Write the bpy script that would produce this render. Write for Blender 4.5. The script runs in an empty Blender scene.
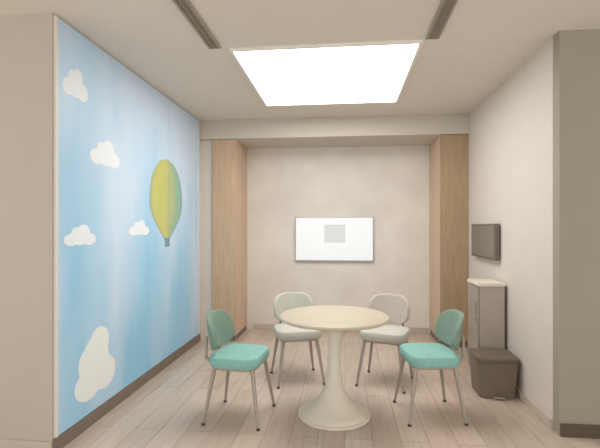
import bpy, bmesh, math, random
from mathutils import Vector, Matrix

C = bpy.context.scene.collection
S = bpy.context.scene
PI = math.pi

# ------------------------------------------------------------------ camera
cam_data = bpy.data.cameras.new('camera')
cam_data.sensor_width = 36.0
cam_data.lens = 430.0 / 600.0 * 36.0
cam_data.shift_y = 4.0 / 600.0
cam_data.clip_start = 0.02
cam = bpy.data.objects.new('camera', cam_data)
cam.location = (0.0, 0.0, 1.385)
cam.rotation_euler = (PI / 2, 0.0, math.atan(45.0 / 430.0))
C.objects.link(cam)
S.camera = cam

# ------------------------------------------------------------------ world and exposure
W = bpy.data.worlds.new('hall_light')
S.world = W
W.use_nodes = True
W.node_tree.nodes['Background'].inputs['Color'].default_value = (0.985, 0.99, 0.96, 1)
W.node_tree.nodes['Background'].inputs['Strength'].default_value = 1.15
PANEL_STRENGTH = 6.5
S.view_settings.view_transform = 'Standard'
S.view_settings.look = 'None'
S.view_settings.gamma = 1.0
S.view_settings.exposure = 0.28
S.view_settings.use_curve_mapping = False


# ------------------------------------------------------------------ materials
def lin(h):
    h = h.lstrip('#')
    out = []
    for i in (0, 2, 4):
        c = int(h[i:i + 2], 16) / 255.0
        out.append(c / 12.92 if c <= 0.04045 else ((c + 0.055) / 1.055) ** 2.4)
    return (out[0], out[1], out[2], 1.0)


def mat(name, hexcol, rough=0.6, vary=0.04, scale=6.0, metal=0.0, bump=0.0, emit=0.0):
    m = bpy.data.materials.new(name)
    m.use_nodes = True
    nt = m.node_tree
    b = nt.nodes['Principled BSDF']
    col = lin(hexcol)
    b.inputs['Roughness'].default_value = rough
    b.inputs['Metallic'].default_value = metal
    tc = nt.nodes.new('ShaderNodeTexCoord')
    n = nt.nodes.new('ShaderNodeTexNoise')
    n.inputs['Scale'].default_value = scale
    n.inputs['Detail'].default_value = 4
    nt.links.new(tc.outputs['Object'], n.inputs['Vector'])
    r = nt.nodes.new('ShaderNodeValToRGB')
    r.color_ramp.elements[0].position = 0.3
    r.color_ramp.elements[1].position = 0.7
    r.color_ramp.elements[0].color = tuple(c * (1 - vary) for c in col[:3]) + (1,)
    r.color_ramp.elements[1].color = tuple(min(1, c * (1 + vary)) for c in col[:3]) + (1,)
    nt.links.new(n.outputs['Fac'], r.inputs['Fac'])
    nt.links.new(r.outputs['Color'], b.inputs['Base Color'])
    if emit:
        nt.links.new(r.outputs['Color'], b.inputs['Emission Color'])
        b.inputs['Emission Strength'].default_value = emit
    if bump:
        bp = nt.nodes.new('ShaderNodeBump')
        bp.inputs['Strength'].default_value = bump
        bp.inputs['Distance'].default_value = 0.002
        n2 = nt.nodes.new('ShaderNodeTexNoise')
        n2.inputs['Scale'].default_value = 260
        nt.links.new(tc.outputs['Object'], n2.inputs['Vector'])
        nt.links.new(n2.outputs['Fac'], bp.inputs['Height'])
        nt.links.new(bp.outputs['Normal'], b.inputs['Normal'])
    return m


def wood(name, c1, c2, axis='Z', rough=0.5, plank=None):
    m = bpy.data.materials.new(name)
    m.use_nodes = True
    nt = m.node_tree
    b = nt.nodes['Principled BSDF']
    b.inputs['Roughness'].default_value = rough
    tc = nt.nodes.new('ShaderNodeTexCoord')
    mp = nt.nodes.new('ShaderNodeMapping')
    sc = {'X': (1.2, 16, 16), 'Y': (16, 1.2, 16), 'Z': (16, 16, 1.2)}[axis]
    mp.inputs['Scale'].default_value = sc
    nt.links.new(tc.outputs['Object'], mp.inputs['Vector'])
    n = nt.nodes.new('ShaderNodeTexNoise')
    n.inputs['Scale'].default_value = 2.4
    n.inputs['Detail'].default_value = 6
    n.inputs['Distortion'].default_value = 0.5
    nt.links.new(mp.outputs['Vector'], n.inputs['Vector'])
    r = nt.nodes.new('ShaderNodeValToRGB')
    r.color_ramp.elements[0].position = 0.3
    r.color_ramp.elements[1].position = 0.72
    r.color_ramp.elements[0].color = lin(c1)
    r.color_ramp.elements[1].color = lin(c2)
    nt.links.new(n.outputs['Fac'], r.inputs['Fac'])
    out = r.outputs['Color']
    if plank:
        mp2 = nt.nodes.new('ShaderNodeMapping')
        mp2.inputs['Rotation'].default_value = (0, 0, PI / 2)
        nt.links.new(tc.outputs['Object'], mp2.inputs['Vector'])
        br = nt.nodes.new('ShaderNodeTexBrick')
        br.offset = 0.37
        br.inputs['Color1'].default_value = (1, 1, 1, 1)
        br.inputs['Color2'].default_value = (0.87, 0.86, 0.85, 1)
        br.inputs['Mortar'].default_value = (0.55, 0.53, 0.5, 1)
        br.inputs['Scale'].default_value = 1.0
        br.inputs['Mortar Size'].default_value = 0.0022
        br.inputs['Brick Width'].default_value = 1.2
        br.inputs['Row Height'].default_value = plank
        nt.links.new(mp2.outputs['Vector'], br.inputs['Vector'])
        mx = nt.nodes.new('ShaderNodeMix')
        mx.data_type = 'RGBA'
        mx.blend_type = 'MULTIPLY'
        mx.inputs['Factor'].default_value = 1.0
        nt.links.new(out, mx.inputs['A'])
        nt.links.new(br.outputs['Color'], mx.inputs['B'])
        out = mx.outputs['Result']
    nt.links.new(out, b.inputs['Base Color'])
    return m


def wallpaper():
    """pale paper with a soft cloud-like print of warm white on greige"""
    m = bpy.data.materials.new('cloud_print_wallpaper')
    m.use_nodes = True
    nt = m.node_tree
    b = nt.nodes['Principled BSDF']
    b.inputs['Roughness'].default_value = 0.75
    tc = nt.nodes.new('ShaderNodeTexCoord')
    n = nt.nodes.new('ShaderNodeTexNoise')
    n.inputs['Scale'].default_value = 2.1
    n.inputs['Detail'].default_value = 5
    n.inputs['Roughness'].default_value = 0.55
    nt.links.new(tc.outputs['Object'], n.inputs['Vector'])
    r = nt.nodes.new('ShaderNodeValToRGB')
    r.color_ramp.elements[0].position = 0.35
    r.color_ramp.elements[0].color = lin('#dfd8d1')
    r.color_ramp.elements[1].position = 0.65
    r.color_ramp.elements[1].color = lin('#ebe5dd')
    nt.links.new(n.outputs['Fac'], r.inputs['Fac'])
    nt.links.new(r.outputs['Color'], b.inputs['Base Color'])
    return m


def sky_print():
    """mural print: pale sky with broad bands of deeper and paler blue"""
    m = bpy.data.materials.new('sky_print')
    m.use_nodes = True
    nt = m.node_tree
    b = nt.nodes['Principled BSDF']
    b.inputs['Roughness'].default_value = 0.45
    tc = nt.nodes.new('ShaderNodeTexCoord')
    mp = nt.nodes.new('ShaderNodeMapping')
    mp.inputs['Scale'].default_value = (1.0, 1.9, 0.55)
    mp.inputs['Location'].default_value = (0.0, 0.35, 0.2)
    nt.links.new(tc.outputs['Object'], mp.inputs['Vector'])
    n = nt.nodes.new('ShaderNodeTexNoise')
    n.inputs['Scale'].default_value = 1.0
    n.inputs['Detail'].default_value = 2
    nt.links.new(mp.outputs['Vector'], n.inputs['Vector'])
    sep = nt.nodes.new('ShaderNodeSeparateXYZ')
    nt.links.new(tc.outputs['Object'], sep.inputs['Vector'])
    # the print is paler towards its top
    mr = nt.nodes.new('ShaderNodeMapRange')
    mr.inputs['From Min'].default_value = 0.2
    mr.inputs['From Max'].default_value = 2.5
    mr.inputs['To Min'].default_value = -0.14
    mr.inputs['To Max'].default_value = 0.2
    nt.links.new(sep.outputs['Z'], mr.inputs['Value'])
    ad = nt.nodes.new('ShaderNodeMath')
    ad.operation = 'ADD'
    nt.links.new(n.outputs['Fac'], ad.inputs[0])
    nt.links.new(mr.outputs['Result'], ad.inputs[1])
    r = nt.nodes.new('ShaderNodeValToRGB')
    r.color_ramp.elements[0].position = 0.3
    r.color_ramp.elements[0].color = lin('#97d0f1')
    r.color_ramp.elements[1].position = 0.68
    r.color_ramp.elements[1].color = lin('#d2e6fc')
    nt.links.new(ad.outputs[0], r.inputs['Fac'])
    nt.links.new(r.outputs['Color'], b.inputs['Base Color'])
    return m


M = {
    'wall': mat('warm_white_paint', '#d8d0c9', 0.7, 0.012),
    'wall_front': mat('beige_paint', '#c2b9ab', 0.7, 0.012),
    'pillar': mat('pillar_greige', '#a09a8a', 0.7, 0.012),  # darker greige than the left front wall
    'ceiling': mat('ceiling_paint', '#e4dbd0', 0.8, 0.01),
    'bulkhead': mat('bulkhead_paint', '#cdc5b8', 0.75, 0.01),
    'wallpaper': wallpaper(),
    'floor': wood('floor_planks', '#c8b4a5', '#d6c5b7', 'Y', 0.24, 0.18),
    'baseboard': mat('grey_brown_baseboard', '#7d7166', 0.5),
    'baseboard_light': mat('beige_baseboard', '#c9bcae', 0.5),
    'baseboard_dark': mat('dark_brown_baseboard', '#5d5042', 0.5),
    'sky': sky_print(),
    'white_trim': mat('white_trim', '#e9e4dc', 0.45),
    'cloud': mat('white_cloud_print', '#f0f7fd', 0.5, 0.02),
    'cloud_cream': mat('cream_cloud_print', '#f3f8f6', 0.5, 0.02),
    'b_yellow': mat('balloon_yellow_green', '#c9c878', 0.5),
    'b_olive': mat('balloon_olive', '#b3bf8c', 0.5),
    'b_green': mat('balloon_sage_green', '#98bfa4', 0.5),
    'b_teal': mat('balloon_pale_teal', '#84b0b4', 0.5),
    'b_grey': mat('basket_blue_grey', '#7f9cab', 0.5),
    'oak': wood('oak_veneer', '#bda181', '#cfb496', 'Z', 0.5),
    'oak_shaded': wood('shaded_oak_veneer', '#a08869', '#b39a7c', 'Z', 0.5),  # oak darkened to put shade into the right column's front
    'oak_lit': wood('lit_oak_veneer', '#d0b29a', '#dbc0aa', 'Z', 0.5),  # oak paled to put light into the columns' inner sides
    'table': wood('pale_maple_laminate', '#c4b9a6', '#d0c5b3', 'X', 0.42),
    'pedestal': mat('brushed_grey_metal', '#a39a8e', 0.45, 0.05, 10, 0.25),
    'base_disc': mat('cream_metal', '#e4dccc', 0.4),
    'teal': mat('teal_fabric', '#8cbfb8', 0.85, 0.07, 40, bump=0.3),
    'sage': mat('grey_green_fabric', '#81988a', 0.85, 0.07, 40, bump=0.3),
    'pale_seat': mat('pale_grey_fabric', '#c9c6bd', 0.85, 0.05, 40, bump=0.3),
    'pale_back': mat('pale_grey_green_fabric', '#bfc0b4', 0.85, 0.05, 40, bump=0.3),
    'lilac_back': mat('pale_mauve_grey_fabric', '#beb3ae', 0.85, 0.05, 40, bump=0.3),
    'leg': mat('taupe_metal', '#aca196', 0.4, 0.05, 10, 0.4),
    'glide': mat('dark_rubber', '#4a443e', 0.7),
    'black': mat('dark_bezel', '#6e665f', 0.45),
    'display': mat('dark_display_glass', '#7d766e', 0.3),
    'display_win': mat('display_grey_window', '#8f887f', 0.3),
    'tv_screen': mat('lit_white_screen', '#e2e6ea', 0.3, 0.01, emit=0.28),
    'tv_grey': mat('lit_grey_panel', '#c6cacb', 0.3, 0.01, emit=0.30),
    'tv_bezel': mat('silver_bezel', '#c4c2bd', 0.4, 0.03, 8, 0.2),
    'cab': mat('grey_laminate', '#b3a89e', 0.5),
    'cab_door': mat('grey_door_laminate', '#9c9289', 0.5),
    'cab_top': mat('white_worktop', '#e6ddd0', 0.4),
    'steel': mat('satin_steel', '#b9b4ac', 0.35, 0.04, 12, 0.7),
    'bin': mat('dark_brown_plastic', '#796d61', 0.5),
    'bin_lid': mat('brown_black_plastic', '#6c6054', 0.45),
    'slot': mat('dark_slot', '#90877a', 0.7),
    'slot_frame': mat('slot_frame_grey', '#a09888', 0.5),
    'lamp_frame': mat('lamp_frame_white', '#efeae2', 0.4),
    'lamp': mat('lamp_diffuser', '#fffdf8', 0.5, 0.0, emit=PANEL_STRENGTH),
}


# ------------------------------------------------------------------ mesh helpers
def box(bm, x0, x1, y0, y1, z0, z1):
    v = [bm.verts.new(p) for p in ((x0, y0, z0), (x1, y0, z0), (x1, y1, z0), (x0, y1, z0),
                                   (x0, y0, z1), (x1, y0, z1), (x1, y1, z1), (x0, y1, z1))]
    fs = []
    for f in ((3, 2, 1, 0), (4, 5, 6, 7), (0, 1, 5, 4), (1, 2, 6, 5), (2, 3, 7, 6), (3, 0, 4, 7)):
        fs.append(bm.faces.new([v[i] for i in f]))
    return fs


def lathe(bm, prof, n=40, cx=0, cy=0):
    rings = []
    for r, z in prof:
        if r < 1e-6:
            rings.append([bm.verts.new((cx, cy, z))])
        else:
            rings.append([bm.verts.new((cx + r * math.cos(2 * PI * k / n), cy + r * math.sin(2 * PI * k / n), z)) for k in range(n)])
    for a, b in zip(rings[:-1], rings[1:]):
        for k in range(n):
            k2 = (k + 1) % n
            if len(a) == 1:
                bm.faces.new((a[0], b[k2], b[k]))
            elif len(b) == 1:
                bm.faces.new((a[k], a[k2], b[0]))
            else:
                bm.faces.new((a[k], a[k2], b[k2], b[k]))


def tube(bm, p0, p1, r0, r1, n=14):
    p0 = Vector(p0); p1 = Vector(p1)
    d = (p1 - p0).normalized()
    u = d.cross(Vector((0.123, 0.99, 0.05))).normalized()
    w = d.cross(u)
    rings = []
    for p, r in ((p0, r0), (p1, r1)):
        rings.append([bm.verts.new(p + r * (u * math.cos(2 * PI * k / n) + w * math.sin(2 * PI * k / n))) for k in range(n)])
    for k in range(n):
        k2 = (k + 1) % n
        bm.faces.new((rings[0][k], rings[0][k2], rings[1][k2], rings[1][k]))
    bm.faces.new(list(reversed(rings[0])))
    bm.faces.new(rings[1])


def slab(bm, hx, hy, z0, z1, r, n=8, crown=0.0, edge=0.012):
    """rounded-corner cushion / board with softened edges"""
    def outline(inset):
        pts = []
        rr = max(r - inset, 0.004)
        for cx, cy, a0 in ((hx - r, hy - r, 0), (-hx + r, hy - r, PI / 2), (-hx + r, -hy + r, PI), (hx - r, -hy + r, 1.5 * PI)):
            for k in range(n + 1):
                a = a0 + k / n * PI / 2
                pts.append((cx + rr * math.cos(a), cy + rr * math.sin(a)))
        return pts
    lev = [(edge, z0), (edge * 0.3, z0 + edge * 0.3), (0, z0 + edge), (0, z1 - edge), (edge * 0.3, z1 - edge * 0.3), (edge, z1)]
    rings = [[bm.verts.new((x, y, z)) for x, y in outline(i)] for i, z in lev]
    if crown:
        for f, dz in ((0.75, 0.55), (0.4, 0.9)):
            rings.append([bm.verts.new((x * f, y * f, z1 + crown * dz)) for x, y in outline(edge)])
    m = len(rings[0])
    for a, b in zip(rings[:-1], rings[1:]):
        for k in range(m):
            bm.faces.new((a[k], a[(k + 1) % m], b[(k + 1) % m], b[k]))
    bm.faces.new(list(reversed(rings[0])))
    bm.faces.new(rings[-1])


def obj(name, bm, m, parent=None, bevel=0.0, smooth=False, loc=None):
    bmesh.ops.recalc_face_normals(bm, faces=bm.faces)
    me = bpy.data.meshes.new(name)
    bm.to_mesh(me)
    bm.free()
    o = bpy.data.objects.new(name, me)
    C.objects.link(o)
    for mm in (m if isinstance(m, (list, tuple)) else (m,)):
        me.materials.append(mm)
    if parent:
        o.parent = parent
    if loc:
        o.location = loc
    if smooth:
        for p in me.polygons:
            p.use_smooth = True
        me.set_sharp_from_angle(angle=math.radians(40))
    if bevel:
        b = o.modifiers.new('bevel', 'BEVEL')
        b.width = bevel
        b.segments = 3
        b.limit_method = 'ANGLE'
    return o


def boxobj(name, dims, m, parent=None, bevel=0.0):
    bm = bmesh.new()
    box(bm, *dims)
    return obj(name, bm, m, parent, bevel)


def struct(name, dims, m, bevel=0.0):
    o = boxobj(name, dims, m, None, bevel)
    o['kind'] = 'structure'
    return o


def thing(name, label, cat, loc=(0, 0, 0), rz=0.0, group=None):
    o = bpy.data.objects.new(name, None)
    o.empty_display_size = 0.1
    C.objects.link(o)
    o.location = loc
    o.rotation_euler = (0, 0, rz)
    o['label'] = label
    o['category'] = cat
    if group:
        o['group'] = group
    return o


def dup(root, loc, rz, label, swap=None):
    r = root.copy()
    C.objects.link(r)
    r.location = loc
    r.rotation_euler = (0, 0, rz)
    r['label'] = label
    for ch in list(root.children):
        c = ch.copy()
        C.objects.link(c)
        c.parent = r
        for g in list(ch.children):
            d = g.copy()
            C.objects.link(d)
            d.parent = c
        base = ch.name.split('.')[0]
        if swap and base in swap:
            c.data = ch.data.copy()
            c.data.materials.clear()
            c.data.materials.append(swap[base])
    return r


# ------------------------------------------------------------------ the setting
XL, XR, YB, ZC = -1.78, 1.42, 5.78, 2.70
YFL, YFR = 2.46, 3.12            # where the side walls meet the faces towards the hall
COLY = 5.14                      # front of the oak columns and the bulkhead
struct('floor', (-4.2, 4.2, -1.6, YB, -0.12, 0.0), M['floor'])
struct('ceiling', (-4.2, 4.2, -1.6, YB, ZC, ZC + 0.12), M['ceiling'])
struct('wall_left', (XL - 0.14, XL, YFL + 0.01, YB + 0.12, 0, ZC), M['wall'])
struct('wall_right', (XR, XR + 0.14, YFR, YB + 0.12, 0, ZC), M['wall'])
struct('wall_back', (XL, XR, YB, YB + 0.12, 0, ZC), M['wallpaper'])
struct('wall_front_left', (-4.2, XL - 0.001, YFL - 0.002, YFL + 0.01, 0, ZC), M['wall_front'])
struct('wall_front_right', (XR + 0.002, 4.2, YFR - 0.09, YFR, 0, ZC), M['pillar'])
struct('trim_1', (XL, XR, COLY - 0.03, YB, 2.47, ZC), M['bulkhead'])
struct('baseboard_left', (XL, XL + 0.014, YFL + 0.002, COLY - 0.01, 0, 0.09), M['baseboard'], 0.003)
struct('baseboard_right', (XR - 0.014, XR, YFR + 0.002, COLY - 0.01, 0, 0.07), M['baseboard_light'], 0.003)
struct('baseboard_back', (-1.24, 1.08, YB - 0.014, YB, 0, 0.08), M['baseboard_light'], 0.003)
struct('baseboard_front_left', (-4.2, XL - 0.002, YFL - 0.016, YFL - 0.002, 0, 0.08), M['baseboard_light'], 0.003)
struct('baseboard_front_right', (XR + 0.004, 4.2, YFR - 0.106, YFR - 0.09, 0, 0.085), M['baseboard_dark'], 0.003)

# ------------------------------------------------------------------ ceiling light
lamp = thing('ceiling_light_panel', 'large square white glowing light panel set on the ceiling over the table', 'ceiling light', (-0.15, 3.79, ZC))
hx, hy, fw = 0.69, 0.72, 0.022
bm = bmesh.new()
box(bm, -hx, hx, -hy, -hy + fw, -0.022, 0)
box(bm, -hx, hx, hy - fw, hy, -0.022, 0)
box(bm, -hx, -hx + fw, -hy + fw, hy - fw, -0.022, 0)
box(bm, hx - fw, hx, -hy + fw, hy - fw, -0.022, 0)
obj('frame', bm, M['lamp_frame'], lamp)
boxobj('diffuser', (-hx + fw, hx - fw, -hy + fw, hy - fw, -0.016, -0.002), M['lamp'], lamp)

# two dark linear slots in the ceiling
for x, lab in ((-0.94, 'dark linear ceiling slot left of the light panel, nearer the blue mural'),
               (0.60, 'dark linear ceiling slot right of the light panel, nearer the plain right wall')):
    s = thing('ceiling_slot', lab, 'ceiling vent', (x, 1.0, ZC), 0, 'dark slots in the ceiling')
    bm = bmesh.new()
    box(bm, -0.045, -0.03, 0, 2.05, -0.012, 0)
    box(bm, 0.03, 0.045, 0, 2.05, -0.012, 0)
    box(bm, -0.03, 0.03, 2.035, 2.05, -0.012, 0)
    box(bm, -0.03, 0.03, 0, 0.015, -0.012, 0)
    obj('frame', bm, M['slot_frame'], s)
    bm = bmesh.new()
    box(bm, -0.03, 0.03, 0.015, 2.035, -0.004, 0)
    box(bm, -0.004, 0.004, 0.015, 2.035, -0.010, -0.004)
    obj('slot', bm, M['slot'], s)

# ------------------------------------------------------------------ oak columns
def column(x0, x1, label, front, side, inner):
    cx = (x0 + x1) / 2
    h = 2.468
    t = thing('wood_column', label, 'column', (cx, COLY, 0), 0, 'wood columns beside the papered wall')
    w = (x1 - x0) / 2
    boxobj('body', (-w, w, 0.02, YB - COLY - 0.002, 0.07, h), side, t)
    boxobj('front_panel', (-w, w, 0.0, 0.02, 0.07, h), front, t, 0.003)
    boxobj('plinth', (-w + 0.01, w - 0.01, 0.015, YB - COLY - 0.002, 0.0, 0.07), M['baseboard'], t)
    return t

column(-1.62, -1.33, 'pale tan wood column at the far end of the blue mural wall', M['oak'], M['oak_lit'], 1)
column(1.10, 1.418, 'brown wood column at the far end of the right wall, shade painted on its front and light on its inner side', M['oak_shaded'], M['oak_lit'], -1)

struct('trim_2', (XL, -1.621, COLY + 0.03, YB, 0, 2.47), M['wall'])

# ------------------------------------------------------------------ sky mural
MY0, MY1, MZ0, MZ1 = YFL + 0.01, 5.08, 0.095, 2.69
mural = thing('sky_mural', 'pale blue sky mural with white clouds and a yellow-green balloon covering the left wall', 'mural', (XL, 0, 0))
boxobj('sky_panel', (0.0, 0.010, MY0 + 0.02, MY1 - 0.02, MZ0, MZ1), M['sky'], mural)
boxobj('edge_trim', (0.0, 0.016, MY0, MY0 + 0.02, MZ0, MZ1), M['white_trim'], mural)
boxobj('edge_trim', (0.0, 0.016, MY1 - 0.02, MY1, MZ0, MZ1), M['white_trim'], mural)


def flat_union(name, blobs, m, parent, x0, t=0.003, n=36):
    """a printed shape made from overlapping round lobes, cut as one outline"""
    cy = sum(b[0] for b in blobs) / len(blobs)
    cz = sum(b[1] for b in blobs) / len(blobs)
    N = 120
    pts = []
    for k in range(N):
        a = 2 * PI * k / N
        dy, dz = math.cos(a), math.sin(a)
        best = 0.02
        for (by, bz, ry, rz) in blobs:
            # ray against an ellipse
            oy, oz = (cy - by) / ry, (cz - bz) / rz
            ey, ez = dy / ry, dz / rz
            A = ey * ey + ez * ez
            B = oy * ey + oz * ez
            D = B * B - A * (oy * oy + oz * oz - 1)
            if D > 0:
                best = max(best, (-B + math.sqrt(D)) / A)
        pts.append((cy + best * dy, cz + best * dz))
    bm = bmesh.new()
    f = [bm.verts.new((x0 + t, y, z)) for y, z in pts]
    b = [bm.verts.new((x0, y, z)) for y, z in pts]
    bm.faces.new(f)
    bm.faces.new(list(reversed(b)))
    for k in range(N):
        bm.faces.new((b[k], b[(k + 1) % N], f[(k + 1) % N], f[k]))
    return obj(name, bm, m, parent)


def cloud(cy, cz, s, m, tall=1.0):
    bl = [(cy, cz, 0.14 * s, 0.10 * s * tall), (cy - 0.13 * s, cz - 0.04 * s * tall, 0.10 * s, 0.065 * s * tall),
          (cy + 0.13 * s, cz - 0.035 * s * tall, 0.11 * s, 0.07 * s * tall), (cy + 0.05 * s, cz + 0.05 * s * tall, 0.09 * s, 0.08 * s * tall),
          (cy - 0.05 * s, cz + 0.03 * s * tall, 0.08 * s, 0.07 * s * tall)]
    flat_union('cloud', bl, m, mural, 0.010)

cloud(2.665, 2.33, 0.58, M['cloud'], 1.5)
cloud(3.02, 1.93, 0.85, M['cloud'])
cloud(2.72, 1.33, 0.75, M['cloud'], 0.8)
cloud(3.55, 1.38, 0.80, M['cloud'], 0.7)
flat_union('cloud', [(2.90, 0.42, 0.17, 0.20), (2.82, 0.30, 0.16, 0.11), (3.02, 0.32, 0.14, 0.12), (2.95, 0.56, 0.12, 0.11), (2.80, 0.44, 0.10, 0.11)],
           M['cloud_cream'], mural, 0.010)

# hot-air balloon printed on the mural: gores of yellow, olive, green and teal, ropes and basket
bcy, bcz, br = 4.14, 1.68, 0.39
cols = [M['b_olive'], M['b_yellow'], M['b_yellow'], M['b_olive'], M['b_green'], M['b_teal']]


def env(v):                      # half width of the envelope at height v (-1 bottom .. 1 top)
    if v > -0.2:
        return math.sqrt(max(0.0, 1 - ((v + 0.2) / 1.2 - 0.12) ** 2 * 1.29)) if v < 1 else 0.0
    return 0.985 - 0.80 * ((-0.2 - v) / 0.8) ** 1.5


bm = bmesh.new()
NV = 28
ng = len(cols)
rows = []
for i in range(NV + 1):
    v = -1 + 2 * i / NV
    w = max(0.03, env(v))
    rows.append([(bcy + br * w * math.sin(-PI / 2 + PI * g / ng), bcz + br * v) for g in range(ng + 1)])
front = [[bm.verts.new((0.0135, y, z)) for y, z in row] for row in rows]
back = [[bm.verts.new((0.010, y, z)) for y, z in row] for row in rows]
for i in range(NV):
    for g in range(ng):
        f = bm.faces.new((front[i][g], front[i][g + 1], front[i + 1][g + 1], front[i + 1][g]))
        f.material_index = g
        bm.faces.new((back[i][g], back[i + 1][g], back[i + 1][g + 1], back[i][g + 1]))
    for g, s in ((0, 0), (ng, ng - 1)):
        f = bm.faces.new((front[i][g], front[i + 1][g], back[i + 1][g], back[i][g]))
        f.material_index = s
for i in (0, NV):
    for g in range(ng):
        f = bm.faces.new((front[i][g], front[i][g + 1], back[i][g + 1], back[i][g]))
        f.material_index = g
balloon = obj('hot_air_balloon', bm, cols, mural)
bm = bmesh.new()
box(bm, 0.010, 0.0135, bcy - 0.055, bcy + 0.055, 1.20, 1.275)
box(bm, 0.010, 0.0145, bcy - 0.065, bcy + 0.065, 1.270, 1.285)
obj('basket', bm, M['b_grey'], balloon)
for s in (-1, 1):
    bm = bmesh.new()
    tube(bm, (0.0115, bcy + s * 0.055, 1.28), (0.0115, bcy + s * 0.075, 1.34), 0.0015, 0.0015, 8)
    obj('rope', bm, M['b_grey'], balloon)

# ------------------------------------------------------------------ lit screen on the papered wall
tv = thing('wall_screen', 'lit white wide screen hanging on the pale papered back wall', 'screen', (-0.145, YB, 0.0))
tx, tz0, tz1 = 0.52, 0.945, 1.53
boxobj('housing', (-tx, tx, -0.05, -0.012, tz0, tz1), M['tv_bezel'], tv, 0.006)
bm = bmesh.new()
f = 0.012
ys = -0.053
xs = [-tx + f, -0.13, 0.15, tx - f]
zs = [tz0 + f, 1.19, 1.43, tz1 - f]
grid = [[bm.verts.new((x, ys, z)) for x in xs] for z in zs]
for j in range(3):
    for i in range(3):
        fc = bm.faces.new((grid[j][i], grid[j][i + 1], grid[j + 1][i + 1], grid[j + 1][i]))
        fc.material_index = 1 if (i == 1 and j == 1) else 0
bk = [bm.verts.new((x, -0.049, z)) for x, z in ((xs[0], zs[0]), (xs[-1], zs[0]), (xs[-1], zs[-1]), (xs[0], zs[-1]))]
bm.faces.new(bk)
obj('screen', bm, [M['tv_screen'], M['tv_grey']], tv)
boxobj('wall_bracket', (-0.15, 0.15, -0.013, -0.001, 1.10, 1.38), M['black'], tv)

# ------------------------------------------------------------------ round table
TX, TY = -0.08, 3.20
t = thing('round_table', 'round pale wood table on a flared cream pedestal in the middle of the room', 'table', (TX, TY, 0))
bm = bmesh.new()
lathe(bm, [(0, 0.712), (0.392, 0.712), (0.402, 0.718), (0.405, 0.726), (0.402, 0.735), (0.394, 0.74), (0, 0.74)], 72)
obj('tabletop', bm, M['table'], t, smooth=True)
bm = bmesh.new()
lathe(bm, [(0, 0.704), (0.16, 0.704), (0.16, 0.712), (0, 0.712)], 40)
obj('mounting_plate', bm, M['pedestal'], t, smooth=True)
bm = bmesh.new()
lathe(bm, [(0, 0.022), (0.245, 0.022), (0.238, 0.034), (0.20, 0.052), (0.15, 0.085), (0.105, 0.14), (0.072, 0.21), (0.052, 0.30), (0.044, 0.40),
           (0.045, 0.52), (0.056, 0.61), (0.085, 0.685), (0.10, 0.705), (0, 0.705)], 56)
obj('pedestal', bm, M['base_disc'], t, smooth=True)
bm = bmesh.new()
lathe(bm, [(0, 0.0), (0.262, 0.0), (0.268, 0.006), (0.266, 0.016), (0.255, 0.022), (0, 0.022)], 56)
obj('base', bm, M['base_disc'], t, smooth=True)


# ------------------------------------------------------------------ chairs
def make_chair(name, label, group, seat_m, back_m):
    """faces local +Y; origin on the floor under the seat"""
    t = thing(name, label, 'chair', (0, 0, 0), 0, group)
    bm = bmesh.new()
    slab(bm, 0.205, 0.185, 0.395, 0.478, 0.09, 8, 0.016, 0.026)
    obj('seat', bm, seat_m, t, smooth=True)
    bm = bmesh.new()
    slab(bm, 0.175, 0.160, 0.380, 0.396, 0.07, 8, 0, 0.005)
    obj('seat_frame', bm, M['leg'], t, smooth=True)
    # curved, rounded backrest
    bm = bmesh.new()
    NU, NVV = 20, 10
    def pt(u, v, off):
        # u -1..1 across, v 0..1 up
        sq = 1 - 0.10 * abs(2 * v - 1) ** 3
        ang = u * 0.86 * sq
        R = 0.245
        lean = 0.045 * v
        cz = 0.495 + 0.265 * v
        cz -= 0.05 * abs(u) ** 4 * (1 if v > 0.5 else -1) * abs(2 * v - 1)
        return ((R + off) * math.sin(ang), 0.055 - (R + off) * math.cos(ang) - lean, cz)
    fr = [[bm.verts.new(pt(-1 + 2 * i / NU, j / NVV, -0.018)) for i in range(NU + 1)] for j in range(NVV + 1)]
    bk = [[bm.verts.new(pt(-1 + 2 * i / NU, j / NVV, 0.018)) for i in range(NU + 1)] for j in range(NVV + 1)]
    for j in range(NVV):
        for i in range(NU):
            bm.faces.new((fr[j][i], fr[j][i + 1], fr[j + 1][i + 1], fr[j + 1][i]))
            bm.faces.new((bk[j][i], bk[j + 1][i], bk[j + 1][i + 1], bk[j][i + 1]))
        bm.faces.new((fr[j][0], fr[j + 1][0], bk[j + 1][0], bk[j][0]))
        bm.faces.new((fr[j][NU], bk[j][NU], bk[j + 1][NU], fr[j + 1][NU]))
    for i in range(NU):
        bm.faces.new((fr[0][i], bk[0][i], bk[0][i + 1], fr[0][i + 1]))
        bm.faces.new((fr[NVV][i], fr[NVV][i + 1], bk[NVV][i + 1], bk[NVV][i]))
    o = obj('backrest', bm, back_m, t, 0.014)
    for p in o.data.polygons:
        p.use_smooth = True
    for s in (-1, 1):
        bm = bmesh.new()
        tube(bm, (s * 0.11, -0.15, 0.396), (s * 0.118, -0.222, 0.45), 0.011, 0.011)
        tube(bm, (s * 0.118, -0.221, 0.445), (s * 0.115, -0.215, 0.60), 0.011, 0.009)
        obj('back_support', bm, M['leg'], t, smooth=True)
    for sx in (-1, 1):
        for sy in (-1, 1):
            bm = bmesh.new()
            tube(bm, (sx * 0.15, sy * 0.14, 0.392), (sx * 0.205, sy * 0.20, 0.012), 0.016, 0.010)
            l = obj('leg', bm, M['leg'], t, smooth=True)
            bm = bmesh.new()
            lathe(bm, [(0, 0), (0.013, 0), (0.013, 0.016), (0, 0.016)], 14, sx * 0.206, sy * 0.201)
            obj('glide', bm, M['glide'], l)
    return t


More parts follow.
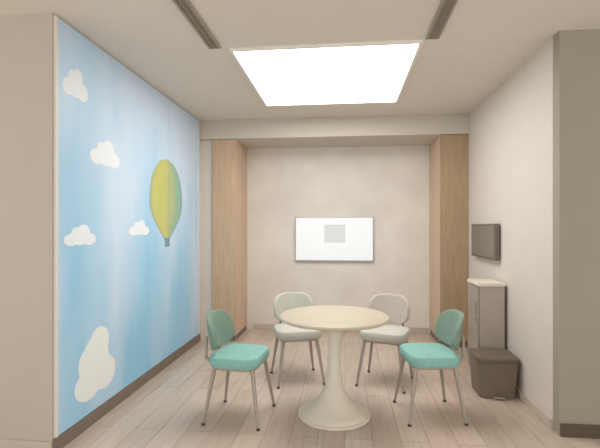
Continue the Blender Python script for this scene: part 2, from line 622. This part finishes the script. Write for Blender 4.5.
g = 'chairs around the round table'
c1 = make_chair('chair', 'teal chair with grey-green back on the mural side of the round table', g, M['teal'], M['sage'])
c1.location = (-0.77, 3.12, 0)
c1.rotation_euler = (0, 0, -PI / 2 - 0.10)
dup(c1, (0.62, 3.30, 0), PI / 2 + 0.14, 'teal chair with grey-green back on the bin side of the round table')
dup(c1, (-0.44, 3.93, 0), PI - 0.32 + 0.64, 'pale grey-green chair behind the round table, nearer the mural', {'seat': M['pale_seat'], 'backrest': M['pale_back']})
dup(c1, (0.36, 3.93, 0), PI + 0.32 - 0.64, 'pale mauve-grey chair behind the round table, nearer the grey cabinet', {'seat': M['pale_seat'], 'backrest': M['lilac_back']})

# ------------------------------------------------------------------ right wall: cabinet, bin, display
cab = thing('side_cabinet', 'slim grey cabinet with white top standing against the right wall', 'cabinet', (1.29, 4.10, 0))
boxobj('body', (-0.105, 0.105, -0.16, 0.16, 0.06, 0.87), M['cab'], cab, 0.004)
boxobj('plinth', (-0.09, 0.10, -0.14, 0.14, 0.0, 0.062), M['baseboard_dark'], cab)
boxobj('worktop', (-0.125, 0.11, -0.17, 0.17, 0.87, 0.90), M['cab_top'], cab, 0.004)
d = boxobj('door', (-0.122, -0.106, -0.155, 0.155, 0.075, 0.86), M['cab_door'], cab, 0.003)
bm = bmesh.new()
tube(bm, (-0.14, -0.11, 0.56), (-0.14, -0.11, 0.74), 0.006, 0.006)
for z in (0.58, 0.72):
    tube(bm, (-0.122, -0.11, z), (-0.14, -0.11, z), 0.005, 0.005)
obj('handle', bm, M['steel'], d, smooth=True)

b = thing('waste_bin', 'dark brown lidded waste bin on the floor before the grey cabinet', 'bin', (1.235, 3.76, 0))
bm = bmesh.new()
# tapering rounded-rectangle body
rings = []
for z, k in ((0.0, 0.86), (0.01, 0.88), (0.29, 1.0)):
    ring = []
    for cx, cy, a0 in ((1, 1, 0), (-1, 1, PI / 2), (-1, -1, PI), (1, -1, 1.5 * PI)):
        for q in range(6):
            a = a0 + q / 5 * PI / 2
            ring.append(bm.verts.new((k * (cx * 0.125 + 0.035 * math.cos(a)), k * (cy * 0.115 + 0.035 * math.sin(a)), z)))
    rings.append(ring)
n = len(rings[0])
for a_, b_ in zip(rings[:-1], rings[1:]):
    for k in range(n):
        bm.faces.new((a_[k], a_[(k + 1) % n], b_[(k + 1) % n], b_[k]))
bm.faces.new(list(reversed(rings[0])))
bm.faces.new(rings[-1])
obj('body', bm, M['bin'], b, smooth=True)
bm = bmesh.new()
slab(bm, 0.168, 0.158, 0.288, 0.335, 0.045, 6, 0.01, 0.014)
obj('lid', bm, M['bin_lid'], b, smooth=True)
boxobj('pedal', (-0.04, 0.04, -0.165, -0.13, 0.012, 0.024), M['steel'], b, 0.003)

dsp = thing('wall_display', 'dark grey-brown wall display mounted on the right wall above the grey cabinet', 'display', (XR, 4.47, 1.255))
boxobj('housing', (-0.055, -0.012, -0.37, 0.37, -0.17, 0.17), M['black'], dsp, 0.006)
boxobj('screen', (-0.058, -0.054, -0.345, 0.345, -0.145, 0.15), M['display'], dsp)
boxobj('wall_bracket', (-0.014, -0.001, -0.1, 0.1, -0.08, 0.08), M['steel'], dsp)
